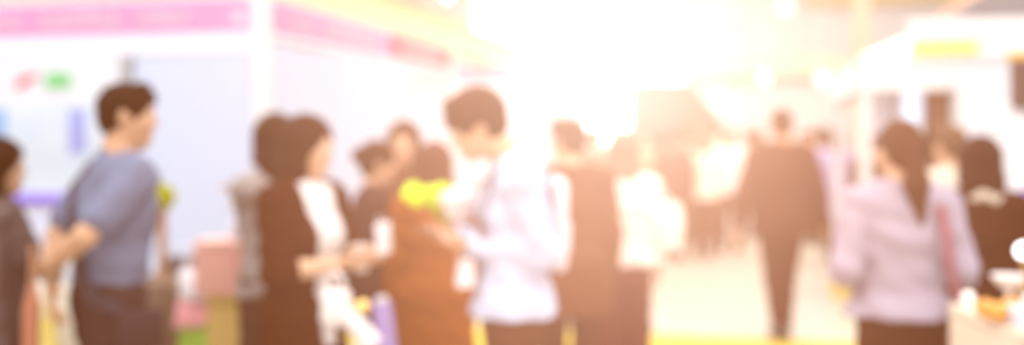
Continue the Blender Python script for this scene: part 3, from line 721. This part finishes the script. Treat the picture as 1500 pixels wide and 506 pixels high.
# woman in the blazer: phone, cup, handbag, leaflet, tote
hp_ = to_world(blazer_woman, (-.03,.40,1.26))
ph = thing('phone', 'white phone held up by the woman in the brown blazer', 'phone', hp_, blazer_woman['yaw'])
MB().box(-.040,.040,-.006,.006,-.055,.065,.005).build('case', mat('phone_white', (.86,.85,.88), .2), ph)
MB().box(-.035,.035,-.0075,-.006,-.047,.057).build('screen', mat('phone_glass', (.70,.72,.80), .1), ph)
rg = thing('key_ring', 'silver key ring held beside the white phone', 'key ring', W(556, 3.75, 336))
m = MB(); m.ball((0,0,0), .020, 3); m.build('ball_charm', mat('silver', (.9,.88,.86), .15, metal=1., emit=((1,.93,.88), .6)), rg, True)  # shine of the metal charm is helped by emission, it is no lamp
MB().tube([(.0,0,.02),(.012,0,.035),(0,0,.05),(-.012,0,.035),(0,0,.02)], .002, 8).build('ring', ALU, rg)
cp = thing('paper_cup', 'pale paper cup held below the phone by the woman in brown', 'cup', W(528, 3.74, 398))
MB().lathe([(.026,0),(.028,.002),(.037,.095),(.039,.098),(.036,.098),(.0,.09)]).build('cup', mat('cup_paper', (.80,.72,.66), .6), cp, True)
def soft(name, m, c, rad, par, seed, amp=.006, fr=22):
    mb = MB(); mb.ball((0,0,0), 1., 4, rad); mb.crumple(amp, fr, seed); o = mb.build(name, m, par, True, c); return o
hbag = thing('handbag', 'white handbag with gold clasp hanging below the blazer woman\'s forearm', 'bag', W(492, 3.62, 447))
mb = MB(); mb.box(-.055,.055,-.03,.03,-.075,.065,.026); mb.crumple(.003,25,2); mb.build('body', mat('white_leather', (.88,.82,.80), .4), hbag, True)
MB().tube([(-.030,0,.06),(-.022,0,.10),(.0,0,.118),(.022,0,.10),(.030,0,.06)], .009, 10).build('handle', MATS['white_leather'], hbag, True)
cl = MB(); cl.ball((.105,-.0,.0), .024, 3); cl.tube([(.05,0,.01),(.105,0,0)], .006, 8); cl.build('gold_charm', mat('gold', (.90,.62,.20), .25, metal=.6, emit=((1,.72,.25), .35)), hbag, True)  # slight emission on the gold stands in for a metal highlight
lf = thing('rolled_leaflet', 'rolled white leaflet slanting out of the handbag', 'leaflet', W(527, 3.6, 480))
MB().tube([(-.055,0,.055),(.055,0,-.065)], [.034,.038], 20).build('roll', mat('leaflet_paper', (.86,.80,.80), .6), lf)
MB().tube([(-.006,0,.002),(.006,0,-.011)], [.037,.0385], 20).build('band', mat('phone_glass', (.70,.72,.80), .1), lf)
tb = thing('folder', 'lavender folder hanging right of the rolled leaflet', 'folder', W(563, 3.75, 480), A)
MB().poly([(-.045,0,.10),(.022,0,.095),(.055,0,-.16),(-.02,0,-.16)], (0,.02,0)).build('cover', mat('lavender_card', (.40,.33,.72), .5), tb)
MB().box(-.03,.01,-.002,.022,.09,.115,.003).build('clip', ALU, tb)

# yellow-green flowers beside the white ones
lb_ = thing('bouquet', 'bunch of yellow-green flowers held up left of the white ones', 'bouquet', W(626, 3.88, 290))
ru = Vector((CA, SA, 0)); rr = random.Random(11)
for k in range(13):
    u_ = rr.uniform(-1,1); v_ = rr.uniform(-1,1)
    c_ = ru*(u_*.062)+Vector((0,0,v_*.038*(1-.4*abs(u_))+.008))+Vector((-SA,CA,0))*rr.uniform(-.03,.03)
    MB().ball(c_, .033, 3, (1,1,.85)).crumple(.0035,75,k).build('bloom', mat('lime_petal', (.62,.84,.03), .7, noise=.1), lb_, True)
ss = MB()
for k in range(5):
    ss.tube([ru*(-.05+.025*k)+Vector((0,0,.0)), ru*(.03+.010*k)+Vector((0,0,-.06)), ru*(.085+.004*k)+Vector((0,0,-.115))], .005, 8)
ss.build('stems', mat('stem_green', (.45,.50,.10), .7), lb_)
# man in the white shirt: phone, white bags, backpack
hm = to_world(shirt_man, (-.01,.29,1.185))
p2 = thing('phone', 'dark phone in the hands of the man in the white shirt', 'phone', hm, shirt_man['yaw'])
MB().box(-.038,.038,-.075,.075,-.005,.005,.004, Matrix.Rotation(.35,4,'X')).build('case', mat('phone_dark', (.12,.07,.05), .3), p2)
MB().box(-.034,.034,-.068,.068,.005,.0062, 0, Matrix.Rotation(.35,4,'X')).build('screen', mat('phone_glass2', (.45,.40,.42), .1), p2)
wbg = thing('bouquet', 'bouquet of white flowers in white wrap above the phone', 'bouquet', W(676, 3.85, 298))
rr = random.Random(8)
mb = MB(); mb.tube([(0,0,-.10),(0,0,-.03),(0,0,.03)], [.02,.06,.085], 18).crumple(.005,30,2); mb.build('wrap', mat('white_wrap', (.86,.82,.82), .6), wbg)
for k in range(14):
    a_ = k*2.4; r_ = .018*math.sqrt(k)
    MB().ball((r_*math.cos(a_), r_*math.sin(a_), .05-r_*.5), .028, 2, (1,1,.85)).crumple(.003,70,k).build('bloom', mat('white_petal', (.90,.86,.86), .6), wbg, True)
pbg = thing('carrier_bag', 'small white carrier bag hanging under the shirted man\'s hands', 'bag', W(683, 3.72, 412), shirt_man['yaw'])
bag(pbg, .09, .06, .10, mat('white_poly', (.86,.82,.84), .4), -.02, 4, .004).build('sack', MATS['white_poly'], pbg)
MB().tube([(0,-.03,.07),(0,-.01,.12),(0,.01,.12),(0,.03,.07)], .005, 8).build('handle', MATS['white_poly'], pbg)
rk = thing('backpack', 'pale backpack with a brown strap on the shirted man\'s back', 'backpack', (0,0,0))
ls = lambda x,y,z: tuple(float(v) for v in shirt_man['T']((x,y,z)))
for sx in (-1,1):
    pts = [((sx*.115,-.10,1.40),(0,-.8,.6)),((sx*.115,-.03,1.475),(0,-.2,1)),((sx*.118,.06,1.455),(0,.6,.8)),((sx*.120,.125,1.37),(0,1,.2)),((sx*.125,.150,1.27),(0,1,0)),((sx*.15,.125,1.19),(sx*.5,1,0))]
    ribbon('strap', mat('strap_brown', (.26,.15,.13), .8), shirt_man, [(ls(*a), b) for a, b in pts], .045, rk)
mb = MB(); mb.box(-.13,.13,-.03,.03,-.19,.16,.028); mb.crumple(.003,18,6)
for v in mb.bm.verts: v.co = to_world(shirt_man, ls(v.co.x, -.160+v.co.y, 1.25+v.co.z))
mb.build('sack', mat('pale_nylon', (.80,.75,.80), .6), rk, True)
mb = MB(); mb.box(-.09,.09,-.012,.012,-.13,-.01,.01)
for v in mb.bm.verts: v.co = to_world(shirt_man, ls(v.co.x, -.195+v.co.y, 1.25+v.co.z))
mb.build('pocket', MATS['pale_nylon'], rk, True)

# white jacket: shoulder tote
wt = thing('tote_bag', 'white tote bag slung right of the white jacket', 'bag', to_world(white_jacket, (.27,.0,1.14)), white_jacket['yaw'])
bag(wt, .17, .10, .27, mat('white_canvas_bag', (.88,.83,.78), .7), -.13, 7).build('sack', MATS['white_canvas_bag'], wt)
MB().tube([(-.05,0,.13),(-.09,0,.25),(-.105,0,.28),(-.10,.03,.28),(.05,.03,.13)], .011, 8).build('strap', MATS['white_canvas_bag'], wt)
yb = thing('carrier_bag', 'large yellow carrier bag standing on the aisle floor left of the ponytail woman', 'bag', W(1247, 9.6), A)
bag(yb, .34, .14, .46, mat('yellow_poly', (.93,.70,.16), .45), 0, 9).build('sack', MATS['yellow_poly'], yb)
for q in (-.04,.04): MB().tube([(-.07,q,.44),(-.05,q,.56),(.05,q,.56),(.07,q,.44)], .008, 8).build('handle', MATS['yellow_poly'], yb)
# ponytail woman: brown shoulder bag with dark red strap
sb2 = thing('shoulder_bag', 'brown mauve shoulder bag with a dark red strap on the ponytail woman', 'bag', (0,0,0))
lp = lambda x,y,z: tuple(float(v) for v in pony_woman['T']((x,y,z)))
pts = [((.125,.05,1.46),(0,.4,1)),((.125,-.05,1.465),(0,-.3,1)),((.128,-.125,1.38),(0,-1,.3)),((.135,-.165,1.26),(0,-1,0)),((.155,-.165,1.12),(.1,-1,0)),((.185,-.165,.98),(.3,-1,0)),((.22,-.14,.86),(.5,-1,0))]
ribbon('strap', mat('wine_strap', (.34,.13,.16), .7), pony_woman, [(lp(*a), b) for a, b in pts], .036, sb2)
mb = MB(); mb.box(-.13,.13,-.045,.045,-.20,.13,.035); mb.crumple(.005,15,3)
for v in mb.bm.verts: v.co = to_world(pony_woman, (.235+v.co.x*.75, -.16+v.co.y, .77+v.co.z))
mb.build('pouch', mat('mauve_leather', (.30,.115,.09), .5), sb2, True)
mb = MB(); mb.ball(tuple(W(1418, 3.58, 437)), .024, 3); mb.build('round_clasp', mat('clasp', (.9,.82,.74), .2, metal=.5, emit=((1,.86,.76), .9)), sb2, True)  # bright glint on the clasp is painted in as emission

# pale scarf of the dark-haired woman
sc = MB(); n_ = 28
ring = [to_world(dark_woman, (.085*math.cos(t*2*math.pi/n_), -.012+.085*math.sin(t*2*math.pi/n_), 1.455+.012*math.sin(t))) for t in range(n_+1)]
sc.tube(ring, .028, 10).crumple(.003,50,2)
tag(sc.build('scarf', mat('pale_scarf', (.72,.60,.48), .8), None, True), 'pale scarf round the neck of the dark-haired woman', 'scarf')
# phone raised by the cream photographer
pc_ = to_world(cream_photographer, (-.09,.22,1.74))
p3 = thing('phone', 'phone raised overhead beside the brown screen in the gazebo', 'phone', pc_, cream_photographer['yaw'])
MB().box(-.075,.075,-.005,.005,-.037,.037,.004).build('case', mat('phone_white', (.86,.85,.88), .2), p3)
MB().box(-.068,.068,-.0062,-.005,-.033,.033).build('screen', mat('phone_glass', (.70,.72,.80), .1), p3)

# counter with goods at the lower right
K = thing('sales_table', 'cream-clothed sales table in the lower right corner', 'table', W(1545, 3.35), A)
zt = CAMZ-(462-HOR)*3.35/F
MB().box(-.26,.45,-.30,.22,zt-.03,zt,.006).build('table_top', mat('table_cream', (.84,.72,.56), .7), K)
mb = MB().box(-.25,.44,-.29,.21,.02,zt-.03,.01); bmesh.ops.subdivide_edges(mb.bm, edges=mb.bm.edges[:], cuts=4, use_grid_fill=True); mb.crumple(.006,14,3)
mb.build('table_cloth', MATS['table_cream'], K)
def on_table(px, Y): return W(px, Y, z=zt)
bw_ = thing('bowl', 'white footed bowl standing on the sales table', 'bowl', on_table(1478, 3.42), 0)
MB().lathe([(.028,0),(.026,.006),(.010,.02),(.010,.075),(.03,.085),(.056,.115),(.058,.122),(.052,.118),(.0,.092)]).build('bowl', mat('porcelain', (.88,.80,.76), .3), bw_, True)
for k, (px, Y, lb) in enumerate(((1444,3.26,'orange at the left end of the row before the footed bowl'),(1462,3.20,'orange in the middle of the row before the footed bowl'),(1482,3.30,'orange at the right end of the row before the footed bowl'))):
    o = thing('orange', lb, 'fruit', on_table(px, Y)+Vector((0,0,.036)), 0, 'oranges on the sales table')
    MB().ball((0,0,0), .034, 3, (1,1,.93)).build('peel', mat('orange_peel', (.92,.36,.06), .5, bump=.3, scale=160), o, True)
    MB().lathe([(.003,.029),(.006,.033),(.002,.036)], 10).build('stalk', mat('leafy', (.3,.4,.1), .7), o)
wbx = thing('tissue_box', 'white box with a paper tuft on the sales table', 'box', on_table(1508, 3.15), A)
MB().box(-.05,.06,-.05,.05,0,.06,.005).build('carton', WHITE, wbx)
mb = MB(); mb.tube([(0,0,.055),(.004,0,.085),(.02,0,.11)], [.018,.028,.012], 14).crumple(.004,60,2); mb.build('tissue', mat('white_wrap', (.86,.82,.82), .6), wbx, True)
tlm = thing('table_lamp', 'small round lamp glowing above the footed bowl', 'lamp', on_table(1500, 3.5), 0)
zc = CAMZ-(368-HOR)*3.5/F-zt
MB().lathe([(.045,0),(.045,.012),(.012,.02),(.010,zc-.03),(.016,zc-.022)], 20).build('stand', mat('brass', (.55,.36,.16), .35, metal=.8), tlm, True)
MB().ball((0,0,zc), .028, 3).build('bulb', mat('lamp_bulb', (1,.95,.9), .3, emit=((1.,.95,.92), 4.)), tlm, True)

# ================================================================== light, painted veil, camera
def area(x, y, z, sx, sy, e, col, rot=(0,0,0)):
    l = bpy.data.lights.new('ceiling_or_fill_light', 'AREA'); l.shape = 'RECTANGLE'; l.size = sx; l.size_y = sy; l.energy = e; l.color = col
    o = bpy.data.objects.new('ceiling_or_fill_light', l); C.objects.link(o); o.location = (x,y,z); o.rotation_euler = rot
LG = .60
for y, e, col in ((-3.5,700,(1,.97,1)),(2.5,750,(1,.97,1)),(9,750,(1,.96,.95)),(15.5,700,(1,.95,.9)),(22,520,(1,.95,.90))):
    area(-5.5,y,6.4,8,4,e*LG,col); area(4,y,6.4,8,4,e*LG,col)
area(2.5,10.5,2.1,1.6,1.2,38,(.94,.97,1.))  # unseen fill lamp, added to brighten the dark inside of the gazebo
w = bpy.data.worlds.new('hall_veil_glow'); scn.world = w; w.use_nodes = True; nt = w.node_tree
nt.nodes['Background'].inputs[0].default_value = (1,.96,.92,1); nt.nodes['Background'].inputs[1].default_value = .3
# warm light veil painted as pure volume emission, along a line from the camera
VEIL_GLOW = 1.
if VEIL_GLOW:
    geo = nt.nodes.new('ShaderNodeNewGeometry')
    def vm(op, a, b=None):
        n = nt.nodes.new('ShaderNodeVectorMath'); n.operation = op
        for i, v in enumerate((a, b)):
            if v is None: continue
            if hasattr(v, 'links'): nt.links.new(v, n.inputs[i])
            else: n.inputs[i].default_value = v
        return n
    def sm(op, a, b=None):
        n = nt.nodes.new('ShaderNodeMath'); n.operation = op
        for i, v in enumerate((a, b)):
            if v is None: continue
            if hasattr(v, 'links'): nt.links.new(v, n.inputs[i])
            else: n.inputs[i].default_value = v
        return n.outputs[0]
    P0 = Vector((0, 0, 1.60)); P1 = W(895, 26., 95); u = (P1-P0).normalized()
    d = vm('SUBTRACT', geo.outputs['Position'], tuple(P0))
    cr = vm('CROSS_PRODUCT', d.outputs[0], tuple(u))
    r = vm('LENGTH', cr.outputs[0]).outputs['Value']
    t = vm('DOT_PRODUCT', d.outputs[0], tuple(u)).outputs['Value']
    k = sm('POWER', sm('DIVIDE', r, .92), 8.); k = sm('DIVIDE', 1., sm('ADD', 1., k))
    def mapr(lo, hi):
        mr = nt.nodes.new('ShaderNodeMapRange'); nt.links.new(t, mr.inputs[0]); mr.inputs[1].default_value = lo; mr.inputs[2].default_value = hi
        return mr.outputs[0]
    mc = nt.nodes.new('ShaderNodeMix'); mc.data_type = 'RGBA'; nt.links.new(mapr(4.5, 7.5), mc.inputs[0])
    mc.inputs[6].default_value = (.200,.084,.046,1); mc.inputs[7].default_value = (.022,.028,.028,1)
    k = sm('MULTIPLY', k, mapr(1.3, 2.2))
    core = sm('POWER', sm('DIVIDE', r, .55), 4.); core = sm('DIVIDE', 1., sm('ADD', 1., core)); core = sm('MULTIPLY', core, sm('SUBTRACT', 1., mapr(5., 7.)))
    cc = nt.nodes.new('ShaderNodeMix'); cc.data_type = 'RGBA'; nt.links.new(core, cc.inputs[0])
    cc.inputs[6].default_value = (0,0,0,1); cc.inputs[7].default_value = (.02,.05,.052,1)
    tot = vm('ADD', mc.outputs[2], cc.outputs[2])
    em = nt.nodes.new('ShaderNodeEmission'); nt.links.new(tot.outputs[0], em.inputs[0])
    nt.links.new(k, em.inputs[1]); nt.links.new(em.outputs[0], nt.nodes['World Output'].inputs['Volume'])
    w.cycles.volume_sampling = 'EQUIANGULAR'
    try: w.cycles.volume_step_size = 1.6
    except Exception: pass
cam = bpy.data.cameras.new('camera'); co = bpy.data.objects.new('camera', cam); C.objects.link(co); scn.camera = co
co.location = (0,0,CAMZ); co.rotation_euler = (math.pi/2, 0, A)
cam.sensor_width = 36.; cam.lens = F/1500*36; cam.shift_y = -(253-HOR)/1500.
cam.clip_start = .05
cam.dof.use_dof = True; cam.dof.focus_distance = 1.2; cam.dof.aperture_fstop = 1.36
scn.view_settings.view_transform = 'Standard'; scn.view_settings.look = 'None'; scn.view_settings.exposure = 0.; scn.view_settings.gamma = 1.
# faded film response: the blacks never close
vs = scn.view_settings; vs.use_curve_mapping = True; cm = vs.curve_mapping
LIFT = (.085,.022,.003)
for i in range(3):
    c = cm.curves[i]; c.points[0].location = (0., LIFT[i]); c.points[-1].location = (1., 1.)
cm.extend = 'EXTRAPOLATED'
cm.update()
scn.cycles.use_denoising = True; scn.cycles.use_adaptive_sampling = True; scn.cycles.adaptive_threshold = .02
scn.cycles.max_bounces = 4; scn.cycles.diffuse_bounces = 2; scn.cycles.glossy_bounces = 2; scn.cycles.transmission_bounces = 2; scn.cycles.volume_bounces = 0
scn.cycles.sample_clamp_indirect = 6.; scn.cycles.volume_max_steps = 32; scn.cycles.volume_step_rate = 2.
